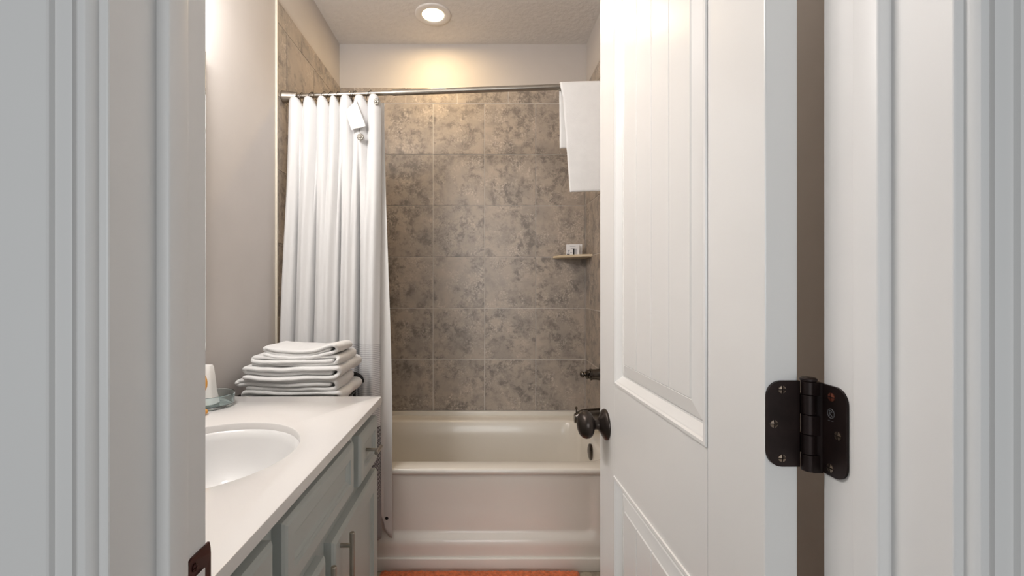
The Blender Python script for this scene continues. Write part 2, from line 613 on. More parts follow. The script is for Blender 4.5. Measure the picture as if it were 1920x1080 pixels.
for z0, z1 in ((DZ0, 0.24), (0.797, 0.995), (1.92, DZ1)):
    obj('rail', dbox(S0, S1, 0, DT, z0, z1), 'door', door)
def door_panel(z0, z1):
    bm = bmesh.new()
    # moulded ledge, sloping down into the recess
    prof = [(0.0, 0.0), (0.001, -0.0025), (0.006, -0.0028), (0.0085, 0.0004), (0.0105, 0.0012), (0.0205, 0.0085), (0.0225, 0.0100), (0.0262, 0.0105),
            (0.0275, 0.0085), (0.050, 0.0042), (0.052, 0.0056)]
    for side in (0, 1):
        rings = []
        for ins, d in prof:
            w = d if side == 0 else DT - d
            u0, u1, a, b = S0 + ins, S1 - ins, z0 + ins, z1 - ins
            rings.append([DP(u0, w, a), DP(u1, w, a), DP(u1, w, b), DP(u0, w, b)])
        add_rings(bm, rings, False, True)
    p = obj('panel', bm, 'door', door, False)
    u0, u1 = S0 + 0.0515, S1 - 0.0515
    n = 4
    pw = (u1 - u0) / n
    for k in range(n):
        bm = bmesh.new()
        add_box(bm, u0 + k * pw, u0 + (k + 1) * pw, 0.0030, 0.010, z0 + 0.0505, z1 - 0.0505, bev=0.0022, seg=1)
        for v in bm.verts:
            v.co = DP(*v.co)
        obj('plank', bm, 'door', p)
    return p
door_panel(0.995, 1.92)
door_panel(0.24, 0.797)
# knob on both faces
kz, ku = 0.890, 0.549
for nm, w0, sgn in (('door_knob', 0.0, -1), ('door_knob', DT, 1)):
    ax = DRT * sgn
    o0 = DP(ku, w0, kz)
    k = obj(nm, lathe(o0, ax, [(0.016, 0.0125), (0.020, 0.0115), (0.026, 0.0115), (0.030, 0.0135), (0.032, 0.021), (0.036, 0.0275), (0.042, 0.0312),
                               (0.049, 0.0318), (0.056, 0.0290), (0.062, 0.0225), (0.0655, 0.013), (0.0668, 0.002)], 36), 'bronze', door, True, 180)
    obj('rosette', lathe(o0, ax, [(-0.001, 0.0345), (0.003, 0.0350), (0.006, 0.0330), (0.010, 0.0260), (0.014, 0.0180), (0.018, 0.0135), (0.019, 0.002)], 36), 'bronze', k, True, 50)
# hinge: leaf on the door edge, barrel, leaf on the jamb
hz0, hz1 = 1.0175, 1.1075
HX, HY = 0.3385, 0.4545
bm = bmesh.new()
ye = HN.y + 0.0006
pts = rrect(0.2985, 0.3330, hz0, hz1, 0.0155, 7)
nc = 8
pl = []
for i, (x, z) in enumerate(pts):
    q = i // nc
    if q == 0:
        pl.append((0.3330, hz1)) if i % nc == 0 else None
    elif q == 3:
        pl.append((0.3330, hz0)) if i % nc == 0 else None
    else:
        pl.append((x, z))
add_prism(bm, pl, lambda p, d: Vector((p[0], ye + d, p[1])), -0.0035, 0.0012)
hg = obj('hinge', bm, 'hinge', door)
hg['label'] = 'dark bronze hinge leaf on the door edge'
for za, zb in ((1.0335, 1.0535), (1.0735, 1.0945)):
    obj('hinge_tab', box(0.3325, HX, ye - 0.0040, ye - 0.0012, za, zb), 'hinge', hg)
zs = [1.0155, 1.0330, 1.0535, 1.0740, 1.0945, 1.1085]
for a, b in zip(zs[:-1], zs[1:]):
    obj('knuckle', lathe((HX, HY, a + 0.0003), (0, 0, 1), [(0, 0.0062), (0.0005, 0.0067), (b - a - 0.0011, 0.0067), (b - a - 0.0006, 0.0062)], 20), 'hinge', hg, True)
obj('hinge_pin', lathe((HX, HY, 1.1080), (0, 0, 1), [(0, 0.0066), (0.0012, 0.0077), (0.0030, 0.0077), (0.0042, 0.0062), (0.0044, 0.0005)], 20), 'hinge', hg, True)
bm = bmesh.new()
xj = XJR - 0.0016
leaf = [(0.4465, hz0), (0.4465, hz1)]
for k in range(8):
    a = math.radians(90 + 90 * k / 7)
    leaf.append((0.4165 + 0.0145 + 0.0145 * math.cos(a), hz1 - 0.0145 + 0.0145 * math.sin(a)))
for k in range(8):
    a = math.radians(180 + 90 * k / 7)
    leaf.append((0.4165 + 0.0145 + 0.0145 * math.cos(a), hz0 + 0.0145 + 0.0145 * math.sin(a)))
add_prism(bm, leaf, lambda p, d: Vector((xj + d, p[0], p[1])), -0.0008, 0.0022)
add_rings(bm, [[Vector((xj - 0.0008, 0.4460, z)), Vector((xj - 0.0053, 0.4525, z)), Vector((xj - 0.0023, 0.4540, z)), Vector((xj + 0.0020, 0.4468, z))] for z in (hz0, hz1)])
jlf = obj('jamb_leaf', bm, 'hinge', hg)
for za, zb in ((1.0155, 1.0330), (1.0535, 1.0735), (1.0945, 1.1080)):
    obj('hinge_tab', box(HX, xj + 0.001, 0.4475, 0.4540, za, zb), 'hinge', hg)
for x, z in ((0.3140, 1.0985), (0.3055, 1.0625), (0.3140, 1.0265)):
    add_screw(hg, (x, ye - 0.0035, z), (0, -1, 0), 0.0040)
for y, z, mt in ((0.4345, 1.0965, 'screw_copper'), (0.4265, 1.0605, 'screw'), (0.4360, 1.0255, 'screw')):
    add_screw(jlf, (xj - 0.0008, y, z), (-1, 0, 0), 0.0042, mt)
# stamped round emblem with a small mark below it
ec = Vector((xj - 0.0010, 0.4350, 1.0800))
bm = bmesh.new()
add_tube(bm, [ec + Vector((0, 0.0042 * math.cos(a * PI / 8), 0.0046 * math.sin(a * PI / 8))) for a in range(16)], 0.0004, 6, True)
for a, b in (((-0.0018, -0.003), (-0.0018, 0.003)), ((-0.0018, 0.003), (0.0016, 0.0018)), ((0.0016, 0.0018), (-0.0018, 0.0002)), ((-0.0018, 0.0002), (0.0020, -0.003)),
             ((-0.0035, -0.0075), (-0.0010, -0.0072)), ((0.0002, -0.0074), (0.0030, -0.0070))):
    add_tube(bm, [ec + Vector((0, -a[0], a[1])), ec + Vector((0, -b[0], b[1]))], 0.00035, 5)
obj('stamped_emblem', bm, 'emblem', jlf)

# ---------------------------------------------------------------- bathtub
ZT = 0.430
YF = 1.872
tubr = thing('bathtub', 'cream white alcove bathtub with a recessed apron panel', 'bathtub', (-0.12, 2.27, 0))
bm = bmesh.new()
def ring3(x0, x1, y0, y1, r, z):
    return [Vector((x, y, z)) for x, y in rrect(x0, x1, y0, y1, r, 8)]
XA, XB = XLT + 0.0005, XRT - 0.0005
rings = [ring3(XA, XB, YF + 0.012, YBT - 0.0005, 0.0005, ZT - 0.030),
         ring3(XA, XB, YF, YBT - 0.0005, 0.0005, ZT - 0.022),
         ring3(XA, XB, YF, YBT - 0.0005, 0.0005, ZT - 0.010),
         ring3(XA, XB, YF + 0.003, YBT - 0.0005, 0.0005, ZT - 0.003),
         ring3(XA, XB, YF + 0.009, YBT - 0.0005, 0.0005, ZT),
         ring3(XA + 0.075, XB - 0.054, YF + 0.078, YBT - 0.100, 0.10, ZT + 0.001),
         ring3(XA + 0.085, XB - 0.064, YF + 0.088, YBT - 0.112, 0.10, ZT - 0.003),
         ring3(XA + 0.092, XB - 0.071, YF + 0.095, YBT - 0.120, 0.10, ZT - 0.014),
         ring3(XA + 0.105, XB - 0.078, YF + 0.105, YBT - 0.128, 0.11, ZT - 0.10),
         ring3(XA + 0.150, XB - 0.095, YF + 0.120, YBT - 0.140, 0.12, 0.15),
         ring3(XA + 0.190, XB - 0.110, YF + 0.150, YBT - 0.170, 0.12, 0.095),
         ring3(XA + 0.260, XB - 0.180, YF + 0.220, YBT - 0.240, 0.10, 0.08)]
add_rings(bm, rings, False, True)
obj('basin', bm, 'tub', tubr, True, 60)
obj('wall_flange', box(XA, XB, YBT - 0.016, YBT - 0.0005, ZT - 0.01, 0.4545, bev=0.003), 'tub', tubr, True)
# apron with a soft recess
RX0, RX1, RZ0, RZ1, RR = -0.80, 0.500, 0.118, 0.640, 0.060
def apron(u, v):
    x = XA + (XB - XA) * u
    z = 0.052 + (ZT - 0.020 - 0.052) * v
    cx, cz = (RX0 + RX1) / 2, (RZ0 + RZ1) / 2
    qx = abs(x - cx) - (RX1 - RX0) / 2 + RR
    qz = abs(z - cz) - (RZ1 - RZ0) / 2 + RR
    sd = math.hypot(max(qx, 0), max(qz, 0)) + min(max(qx, qz), 0) - RR
    bw = 0.040
    d = 0.013 * smooth01(-sd / bw) * smooth01((0.415 - z) / 0.20 + 0.15)
    base = YF + 0.0125 - 0.0115 * smooth01((0.16 - z) / 0.06)
    return Vector((x, base + d - 0.004, z))
o = obj('apron', sheet(apron, 170, 70), 'tub', tubr, True, 180)
thick(o, 0.004, 0)
obj('base_trim', box(XA, XB, YF - 0.016, YF + 0.012, 0, 0.056, bev=0.004, seg=3), 'tub', tubr, True)
# overflow plate with its lever
obj('overflow_plate', lathe((0.5515, 2.23, 0.369), (-1, 0, 0), [(-0.006, 0.040), (0.004, 0.041), (0.008, 0.038), (0.0115, 0.028), (0.0125, 0.002)], 32), 'gunmetal', tubr, True, 40)

# tub spout
sp = thing('tub_spout', 'dark metal tub spout with a diverter pin, under the valve', 'spout', (XRT, 2.25, 0.555))
bm = bmesh.new()
rings = []
for k in range(13):
    t = k / 12
    x = XRT + 0.002 - 0.158 * t
    h = 0.029 - 0.006 * t
    wd = 0.027 - 0.005 * t
    zc = 0.562 - 0.008 * t - (0.020 * smooth01((t - 0.72) / 0.28))
    hh = h * (1 + 0.25 * smooth01((t - 0.75) / 0.25))
    if k == 12:
        hh *= 0.80
        wd *= 0.8
    rings.append([Vector((x, 2.25 + wd * math.cos(2 * PI * a / 20), zc + hh * math.sin(2 * PI * a / 20))) for a in range(20)])
add_rings(bm, rings)
obj('spout_body', bm, 'gunmetal', sp, True, 50)
obj('diverter_pin', lathe((XRT - 0.146, 2.25, 0.560), (0, 0, 1), [(0, 0.003), (0.022, 0.003), (0.024, 0.006), (0.030, 0.007), (0.034, 0.004), (0.035, 0.001)], 14), 'gunmetal', sp, True)
obj('wall_flange', lathe((XRT + 0.001, 2.25, 0.562), (-1, 0, 0), [(0, 0.036), (0.004, 0.036), (0.007, 0.031)], 28), 'gunmetal', sp, True, 40)
# shower valve
va = thing('shower_valve', 'dark metal shower valve with a round plate on the tiles', 'valve', (XRT, 2.25, 0.760))
obj('escutcheon', lathe((XRT + 0.001, 2.25, 0.760), (-1, 0, 0), [(0, 0.089), (0.004, 0.090), (0.010, 0.080), (0.016, 0.055), (0.018, 0.034), (0.019, 0.002)], 40), 'gunmetal', va, True, 40)
obj('valve_body', lathe((XRT - 0.016, 2.25, 0.760), (-1, 0, 0), [(0, 0.032), (0.012, 0.030), (0.030, 0.027), (0.050, 0.027), (0.052, 0.030), (0.060, 0.030), (0.062, 0.024), (0.070, 0.022), (0.074, 0.026), (0.080, 0.022), (0.084, 0.012), (0.086, 0.002)], 28), 'gunmetal', va, True, 40)
obj('valve_tip', lathe((XRT - 0.098, 2.25, 0.760), (-1, 0, 0), [(0, 0.010), (0.005, 0.008), (0.009, 0.013), (0.016, 0.017), (0.023, 0.015), (0.028, 0.009), (0.030, 0.002)], 20), 'gunmetal', va, True, 60)
obj('lever', tube([(XRT - 0.078, 2.25, 0.760), (XRT - 0.082, 2.215, 0.770), (XRT - 0.086, 2.175, 0.778)], [0.010, 0.007, 0.008], 12), 'gunmetal', va, True)

# corner shelf with cartons
cs = thing('corner_shelf', 'beige stone corner shelf set in the tiled corner', 'shelf', (XRT - 0.08, YBT - 0.08, 1.39))
poly = [(XRT + 0.001, YBT + 0.001)]
for k in range(15):
    a = math.radians(180 + 90 * k / 14)
    e = 1.0
    poly.append((XRT - 0.0 + 0.198 * math.cos(a), YBT + 0.176 * math.sin(a)))
bm = bmesh.new()
# a flatter front than a full quarter round
poly2 = [poly[0]]
for i, (x, y) in enumerate(poly[1:]):
    k = i / 14
    lx = XRT - 0.198 * (1 - k)
    ly = YBT - 0.176 * k
    poly2.append((x * 0.55 + lx * 0.45, y * 0.55 + ly * 0.45))
def inset(ps, d):
    c = Vector(ps[0])
    return [ps[0]] + [tuple(c + (Vector(p) - c) * (1 - d)) for p in ps[1:]]
add_rings(bm, [[Vector((x, y, z)) for x, y in inset(poly2, d)] for d, z in ((0.035, 1.384), (0.0, 1.388), (0.0, 1.397), (0.02, 1.400))])
obj('shelf_slab', bm, 'shelf', cs, True, 30)

def carton(name, label, cx, cy, w, d, h, rz, print_=True):
    t = thing(name, label, 'soap box', (cx, cy, 1.3998), 'soap boxes on the corner shelf')
    rot = Matrix.Rotation(rz, 4, 'Z')
    def put(nm, bm, mat):
        for v in bm.verts:
            v.co = rot @ v.co + Vector((cx, cy, 1.3998))
        return obj(nm, bm, mat, t)
    put('carton', box(-w / 2, w / 2, -d / 2, d / 2, 0, h, bev=0.0008, seg=1), 'carton')
    if print_:
        e = -d / 2
        for nm, x0, x1, z0, z1, mt in (('print_bar', 0.50, 0.63, 0.02, 0.60, 'ink'), ('print_bar', 0.70, 0.77, 0.06, 0.58, 'ink_pale'), ('print_bar', 0.04, 0.26, 0.02, 0.10, 'ink'),
                                       ('print_line', 0.10, 0.26, 0.40, 0.46, 'ink_pale'), ('print_line', 0.12, 0.22, 0.24, 0.30, 'ink_pale'), ('print_line', 0.34, 0.56, 0.56, 0.61, 'ink_pale'),
                                       ('print_line', 0.28, 0.70, 0.80, 0.84, 'ink_pale'), ('print_line', 0.30, 0.44, 0.20, 0.24, 'ink_pale')):
            put(nm, box(-w / 2 + w * x0, -w / 2 + w * x1, e - 0.0004, e + 0.0005, h * z0, h * z1), mt)
carton('soap_box', 'white printed soap box with a black bar, on the corner shelf', 0.532, 2.585, 0.076, 0.022, 0.062, math.radians(-6))
carton('soap_box', 'plain white soap box standing behind the printed one on the shelf', 0.555, 2.614, 0.076, 0.022, 0.066, math.radians(-8), False)

# ---------------------------------------------------------------- recessed light
rl = thing('recessed_light', 'round recessed ceiling light glowing warm above the tub', 'light', (-0.271, 2.39, ZC))
LX, LY = -0.271, 2.39
prof = [(0.0985, -0.001), (0.098, 0.004), (0.093, 0.0075), (0.075, 0.0080), (0.064, 0.0065), (0.060, 0.0020), (0.060, -0.001)]
bm = bmesh.new()
n = 48
add_rings(bm, [[Vector((LX + r * math.cos(2 * PI * k / n), LY + r * math.sin(2 * PI * k / n), ZC - d)) for k in range(n)] for r, d in prof], False, False)
obj('trim_ring', bm, 'light_trim', rl, True, 50)
obj('lens', lathe((LX, LY, ZC - 0.0005), (0, 0, -1), [(0, 0.0605), (0.002, 0.0605), (0.0035, 0.045), (0.004, 0.001)], 40), 'lens', rl, True)
area_lamp('recessed_light_beam', (LX, LY, ZC - 0.012), 0.11, 3.5, (1.0, 0.72, 0.38)).data.spread = math.radians(178)

# ---------------------------------------------------------------- curtain rod
RY = 1.904
def rod_z(x):
    return 2.0386 + 0.0351 * (x + 0.85)
rod = thing('curtain_rod', 'brushed nickel telescoping shower curtain rod', 'curtain rod', (0, RY, 2.06))
def rodp(x):
    return (x, RY, rod_z(x))
obj('inner_tube', tube([rodp(-0.83), rodp(-0.37)], 0.0100, 18), 'nickel', rod, True)
obj('outer_tube', tube([rodp(-0.3785), rodp(0.60)], 0.0123, 18), 'nickel', rod, True)
obj('collar', tube([rodp(-0.392), rodp(-0.3775)], 0.0126, 18), 'nickel', rod, True)
for x, s in ((XLT, 1), (XRT, -1)):
    obj('end_flange', lathe((x - s * 0.0005, RY, rod_z(x)), (s, 0, 0), [(0, 0.026), (0.003, 0.0270), (0.008, 0.0262), (0.030, 0.0225), (0.055, 0.0185), (0.064, 0.0170), (0.066, 0.0150), (0.066, 0.002)], 28), 'nickel', rod, True, 40)

# ---------------------------------------------------------------- shower curtain
def hang_y(z):
    return 1.900 - 0.060 * smooth01((2.05 - z) / 1.45)
TOPV = [0.0, 0.154, 0.303, 0.44, 0.55, 0.70, 0.85, 1.0]     # creases at the heading
LOWV = [0.0, 0.135, 0.325, 0.585, 0.775, 1.0]               # fewer, wider folds below
def bulge(u, vs, p):
    for a, b in zip(vs[:-1], vs[1:]):
        if u <= b + 1e-9:
            t = (u - a) / (b - a)
            return max(0.0, math.sin(PI * max(0, min(1, t)))) ** p * (0.6 + 0.4 * (b - a) / 0.25)
    return 0.0
def curtain_pt(u, v):
    x0 = -0.842 - 0.020 * v
    x1 = -0.440 + 0.014 * v
    x = x0 + (x1 - x0) * u
    tb = bulge(u, TOPV, 0.8)
    top = 2.022 + 0.0351 * (x + 0.85) - 0.034 * (1 - min(1, tb * 1.25)) ** 1.5
    bot = 0.150 + 0.006 * math.sin(9 * u)
    z = top + (bot - top) * v
    w = smooth01((v - 0.05) / 0.30)
    uu = u + 0.012 * noise.noise(Vector((u * 4, z * 1.3, 2.0)))
    uu = max(0.0, min(1.0, uu))
    lb = bulge(uu, LOWV, 0.50)
    y = hang_y(z) - (1 - w) * 0.034 * tb - w * (0.046 - 0.008 * v) * lb
    for cu_, cd_, cw_ in ((0.135, 0.016, 0.010), (0.325, 0.012, 0.012), (0.585, 0.020, 0.010), (0.775, 0.034, 0.013)):
        y += cd_ * w * math.exp(-((uu - cu_) / cw_) ** 2)
    y += 0.004 * w * math.cos(2 * PI * 11 * u + 1.3 * math.sin(z * 2.0)) + 0.005 * noise.noise(Vector((x * 16, z * 1.7, 3.0)))
    return Vector((x, y, z))
cu = thing('shower_curtain', 'white fabric shower curtain with a grey and black striped hem', 'curtain', (-0.64, 1.85, 0.0))
o = obj('curtain_cloth', sheet(curtain_pt, 360, 110), 'curtain', cu, True, 180)
# stripes are laid out by height above the floor
thick(o, 0.0016)
def px(x, y, Y):
    return Vector(((x - 905) * Y / F, Y, HC - (y - 540) * Y / F))
# folded-over corner of the heading
def flap(u, v):
    a, b, c, d = px(648, 213, 1.866), px(668, 187, 1.866), px(660, 246, 1.862), px(687, 238, 1.858)
    p = a * (1 - u) * (1 - v) + b * u * (1 - v) + c * (1 - u) * v + d * u * v
    p.y -= 0.012 * math.sin(PI * u) + 0.005 * math.sin(2.4 * PI * u)
    return p
o = obj('folded_corner', sheet(flap, 16, 12), 'liner', cu, True, 180)
thick(o, 0.004, 0, 1)
# liner behind
ln = thing('shower_liner', 'plain white liner hanging behind the striped shower curtain', 'liner', (-0.45, 1.86, 0.17))
def liner_pt(u, v):
    x0, x1 = -0.500, -0.434 + 0.048 * smooth01(v * 1.3)
    x = x0 + (x1 - x0) * u
    top = 2.008 + 0.0351 * (x + 0.85)
    bot = 0.185 - 0.045 * smooth01((u - 0.55) / 0.45) + 0.05 * max(0, math.sin(PI * (u - 0.30) / 0.45)) * (1 if 0.30 < u < 0.75 else 0)
    z = top + (bot - top) * v
    e = smooth01((u - 0.5) / 0.5)
    y = hang_y(z) + 0.022 + 0.004 * math.cos(7 * u) + 0.006 * e
    y = min(y, YF - 0.008) if z < 0.50 else min(y, YF - 0.008 + 0.05 * (z - 0.50))
    return Vector((x, y, z))
o = obj('liner_sheet', sheet(liner_pt, 80, 90), 'liner', ln, True, 180)
thick(o, 0.0010)
lp = liner_pt(0.80, 0.965)
obj('magnet', lathe(lp + Vector((0, 0.0005, 0)), (0, -1, 0), [(0, 0.007), (0.002, 0.007), (0.003, 0.004), (0.0031, 0.0005)], 16), 'ink', ln, True)

# hooks on the rod
def hook(x, tilt, ornament=None, lab=None):
    c = Vector((x, RY, rod_z(x) - 0.010))
    h = thing('curtain_hook', lab or 'thin wire curtain hook looped over the rod above the curtain', 'curtain hook', tuple(c), 'curtain hooks on the rod')
    pts = []
    for k in range(24):
        a = 2 * PI * k / 24
        pts.append(c + Vector((tilt * 0.022 * math.sin(a), 0.0205 * math.cos(a), 0.0235 * math.sin(a))))
    obj('wire_ring', tube(pts, 0.0014, 7, True), 'bronze', h, True)
    if ornament is not None:
        bm = bmesh.new()
        oc = ornament
        for k in range(9):
            a = 2 * PI * k / 8
            q = oc + (Vector((0.0095 * math.cos(a), -0.001, 0.0095 * math.sin(a))) if k < 8 else Vector((0, -0.004, 0)))
            m = Matrix.Translation(q) @ Matrix.Diagonal((1, 0.7, 1, 1))
            bmesh.ops.create_icosphere(bm, subdivisions=2, radius=0.0062 if k < 8 else 0.0072, matrix=m)
        obj('ornament', bm, 'ornament', h, True, 180)
        obj('hook_wire', tube([c + Vector((0, -0.0205, 0)), (c + oc) / 2 + Vector((0.006, -0.012, 0)), oc + Vector((0, 0.002, 0.006))], 0.0011, 7), 'bronze', h, True)
ORD = ['first', 'second', 'third', 'fourth', 'fifth', 'sixth', 'seventh']
for i, (x, tl) in enumerate(((-0.800, -0.3), (-0.789, 0.25), (-0.752, 0.5), (-0.727, -0.5), (-0.697, 0.5), (-0.668, 0.6), (-0.630, 0.2))):
    hook(x, tl, None, ORD[i] + ' thin wire curtain hook counted from the rod end by the painted wall')
hook(-0.571, -0.35, px(676, 257, 1.850), 'wire curtain hook with a silver flower hanging low by the folded corner')
hook(-0.562, 0.5, None, 'thin wire curtain hook close beside the one with the low silver flower')
hook(-0.495, 0.5, px(705, 191, 1.874), 'wire curtain hook with a silver flower at the curtain end')

# ---------------------------------------------------------------- towel over the rod
def hang_towel(u, v):
    zt = 0.0165
    xa = 0.336
    wd = 0.268
    path = [(-1, 0.245), (0, 0.0), (1, 0.462)]
    Lb, Lf, La = 0.262, 0.462, PI * zt
    s = v * (Lb + La + Lf)
    x = xa + wd * u
    rz = rod_z(x)
    if s < Lb:
        y, z = RY + zt, rz - (Lb - s)
        sh = 0.003 * (1 - s / Lb)
    elif s < Lb + La:
        a = (s - Lb) / zt
        y, z = RY + zt * math.cos(a), rz + zt * math.sin(a)
        sh = 0.0
    else:
        d = s - Lb - La
        y, z = RY - zt - 0.006 * d, rz - d
        sh = 0.034 * (d / Lf) * (1 - 0.7 * u) + 0.006 * smooth01(d / 0.06)
        if d > Lf - 0.10:
            y += 0.0006 * math.sin((d - Lf) * 120)
    nz = noise.noise(Vector((x * 9, z * 5, y * 30)))
    return Vector((x + sh + 0.0012 * noise.noise(Vector((0, z * 30, v * 9))), y + 0.003 * nz, z))
ht = obj('hand_towel', sheet(hang_towel, 30, 90), 'terry', None, True, 180)
thick(ht, 0.006, 0)
tag(ht, 'white terry towel draped over the shower curtain rod', 'towel')
bm = bmesh.new()
for dz in (0.105, 0.020):
    pass
bm.free()

# ---------------------------------------------------------------- bath mat
def mat_fn(u, v):
    x = -0.432 + 0.840 * u
    y = 1.395 + 0.452 * v
    e = min(u * 0.84, (1 - u) * 0.84, v * 0.45, (1 - v) * 0.45)
    h = 0.021 * smooth01(e / 0.020) ** 0.6
    h += (0.004 * noise.noise(Vector((x * 130, y * 130, 0))) + 0.0035 * noise.noise(Vector((x * 260, y * 260, 4)))) * smooth01(e / 0.01)
    wob = 0.004 * noise.noise(Vector((x * 40, y * 40, 9)))
    return Vector((x + wob, y + wob, 0.001 + h))
bmx = obj('bath_mat', sheet(mat_fn, 240, 140), 'mat', None, True, 180)
tag(bmx, 'orange chenille bath mat on the floor beside the tub', 'bath mat')

# ---------------------------------------------------------------- vanity
VX = -0.352                    # face frame plane
VF = -0.328                    # front of doors
VY0, VY1 = 0.475, 1.386
van = thing('vanity_cabinet', 'grey green vanity cabinet with panelled doors and nickel bar pulls', 'cabinet', (-0.6, 0.93, 0))
ZCT = 0.860
bm = bmesh.new()
add_box(bm, XL + 0.001, VX, VY0, VY0 + 0.018, 0.0, ZCT - 0.0226)
add_box(bm, XL + 0.001, VX, VY1 - 0.018, VY1, 0.0, ZCT - 0.0226)
add_box(bm, XL + 0.001, VX - 0.02, VY0 + 0.018, VY1 - 0.018, 0.09, 0.11)
add_box(bm, XL + 0.001, XL + 0.012, VY0 + 0.018, VY1 - 0.018, 0.11, ZCT - 0.03)
obj('carcass', bm, 'cabinet', van)
bm = bmesh.new()
add_box(bm, VX - 0.018, VX, VY0 + 0.018, VY1 - 0.018, 0.09, 0.836)
obj('face_frame', bm, 'cabinet', van)
obj('toe_kick', box(VX - 0.09, VX - 0.075, VY0 + 0.018, VY1 - 0.018, 0.0, 0.09), 'cabinet', van)
def front(name, y0, y1, z0, z1, fr=0.045):
    bm = bmesh.new()
    prof = [(0.0, 0.0), (0.0, 0.017), (0.0045, 0.0215), (0.0075, 0.0228), (0.010, 0.0240), (fr, 0.0240), (fr + 0.0015, 0.0205), (fr + 0.005, 0.0190), (fr + 0.008, 0.0200),
            (fr + 0.0105, 0.0170), (fr + 0.0135, 0.0150), (fr + 0.018, 0.0150)]
    rings = []
    for i, h in prof:
        rings.append([Vector((VX + h, y0 + i, z0 + i)), Vector((VX + h, y1 - i, z0 + i)), Vector((VX + h, y1 - i, z1 - i)), Vector((VX + h, y0 + i, z1 - i))])
    add_rings(bm, rings)
    return obj(name, bm, 'cabinet', van)
def pull(par, y, z, vertical, L=0.150, posts=(-1, 1)):
    xo = VF + 0.027
    d = Vector((0, 0, 1)) if vertical else Vector((0, 1, 0))
    c = Vector((xo, y, z))
    h = obj('bar_pull', tube([c - d * L / 2, c - d * (L / 2 - 0.0008), c + d * (L / 2 - 0.0008), c + d * L / 2], [0.0050, 0.0058, 0.0058, 0.0050], 16), 'nickel', par, True)
    for s in posts:
        q = c + d * s * (L / 2 - 0.030)
        obj('post', tube([(VF - 0.010, q.y, q.z), (xo, q.y, q.z)], 0.0048, 12), 'nickel', h, True)
front('false_drawer', 0.728, 1.122, 0.682, 0.812, 0.034)
dr = front('drawer', 1.178, 1.370, 0.668, 0.806, 0.034)
pull(dr, 1.266, 0.737, False, 0.056, (0,))
dr = front('drawer', 0.490, 0.692, 0.668, 0.806, 0.034)
pull(dr, 0.591, 0.737, False, 0.056, (0,))
d1 = front('cabinet_door', 0.968, 1.370, 0.125, 0.641, 0.052)
pull(d1, 1.008, 0.567, True)
d2 = front('cabinet_door', 0.520, 0.922, 0.125, 0.641, 0.052)
pull(d2, 0.884, 0.567, True)

# countertop with an oval hole
SCX, SCY, SA, SB = -0.585, 0.920, 0.181, 0.203
CX0, CX1, CY0, CY1 = XL + 0.0005, -0.3213, 0.470, 1.394
def counter_rings():
    ang = [2 * PI * k / 120 for k in range(120)]
    for cx, cy in ((CX0, CY0), (CX1, CY0), (CX1, CY1), (CX0, CY1)):
        a = math.atan2(cy - SCY, cx - SCX) % (2 * PI)
        i = min(range(len(ang)), key=lambda q: abs((ang[q] - a + PI) % (2 * PI) - PI))
        ang[i] = a
    ang.sort()
    def outer(a, ins):
        c, s = math.cos(a), math.sin(a)
        t = 1e9
        if c > 1e-9: t = min(t, (CX1 - ins - SCX) / c)
        if c < -1e-9: t = min(t, (CX0 - SCX) / c)
        if s > 1e-9: t = min(t, (CY1 - ins - SCY) / s)
        if s < -1e-9: t = min(t, (CY0 - SCY) / s)
        return SCX + c * t, SCY + s * t
    def inner(a, off):
        c, s = math.cos(a), math.sin(a)
        r = 1 / math.sqrt((c / (SA + off)) ** 2 + (s / (SB + off)) ** 2)
        return SCX + c * r, SCY + s * r
    return ang, outer, inner
ang, outer, inner = counter_rings()
T = ZCT
R = []
for fn, off, z in ((inner, 0.0, T - 0.0225), (inner, 0.0, T - 0.004), (inner, 0.0015, T - 0.001), (inner, 0.004, T), (outer, 0.003, T), (outer, 0.0008, T - 0.001), (outer, 0.0, T - 0.003), (outer, 0.0, T - 0.021), (outer, 0.0015, T - 0.0225), (inner, 0.0, T - 0.0225)):
    R.append([Vector(fn(a, off) + (z,)) for a in ang])
bm = bmesh.new()
add_rings(bm, R, False, False)
bmesh.ops.remove_doubles(bm, verts=bm.verts[:], dist=1e-6)
ct = obj('countertop', bm, 'counter', None, True, 35)
tag(ct, 'white cultured marble vanity countertop with an oval sink opening', 'countertop')
# sink bowl
sk = thing('sink', 'white oval undermount sink set into the vanity countertop', 'sink', (SCX, SCY, T - 0.18))
bm = bmesh.new()
R = []
for k, z in ((1.10, -0.0228), (1.03, -0.0228), (1.005, -0.026), (0.985, -0.040), (0.955, -0.065), (0.90, -0.095), (0.80, -0.125), (0.64, -0.148), (0.42, -0.160), (0.20, -0.165), (0.10, -0.168)):
    R.append([Vector((SCX + SA * k * math.cos(a), SCY + SB * k * math.sin(a), T + z)) for a in ang])
add_rings(bm, R, False, False)
o = obj('bowl', bm, 'sink', sk, True, 180)
thick(o, 0.008, 1)
obj('drain', lathe((SCX, SCY, T - 0.178), (0, 0, 1), [(0, 0.018), (0.012, 0.022), (0.0135, 0.020), (0.0125, 0.004), (0.0125, 0.001)], 28), 'nickel', sk, True)

# mirror above the sink
mi = thing('wall_mirror', 'frameless wall mirror mounted above the sink', 'mirror', (XL, 0.95, 1.0))
obj('mirror_glass', box(XL + 0.012, XL + 0.018, 0.525, 1.359, 1.01, 1.939), 'mirror', mi)
obj('mirror_backing', box(XL - 0.0005, XL + 0.0125, 0.523, 1.361, 1.008, 1.941), 'mirror_edge', mi)

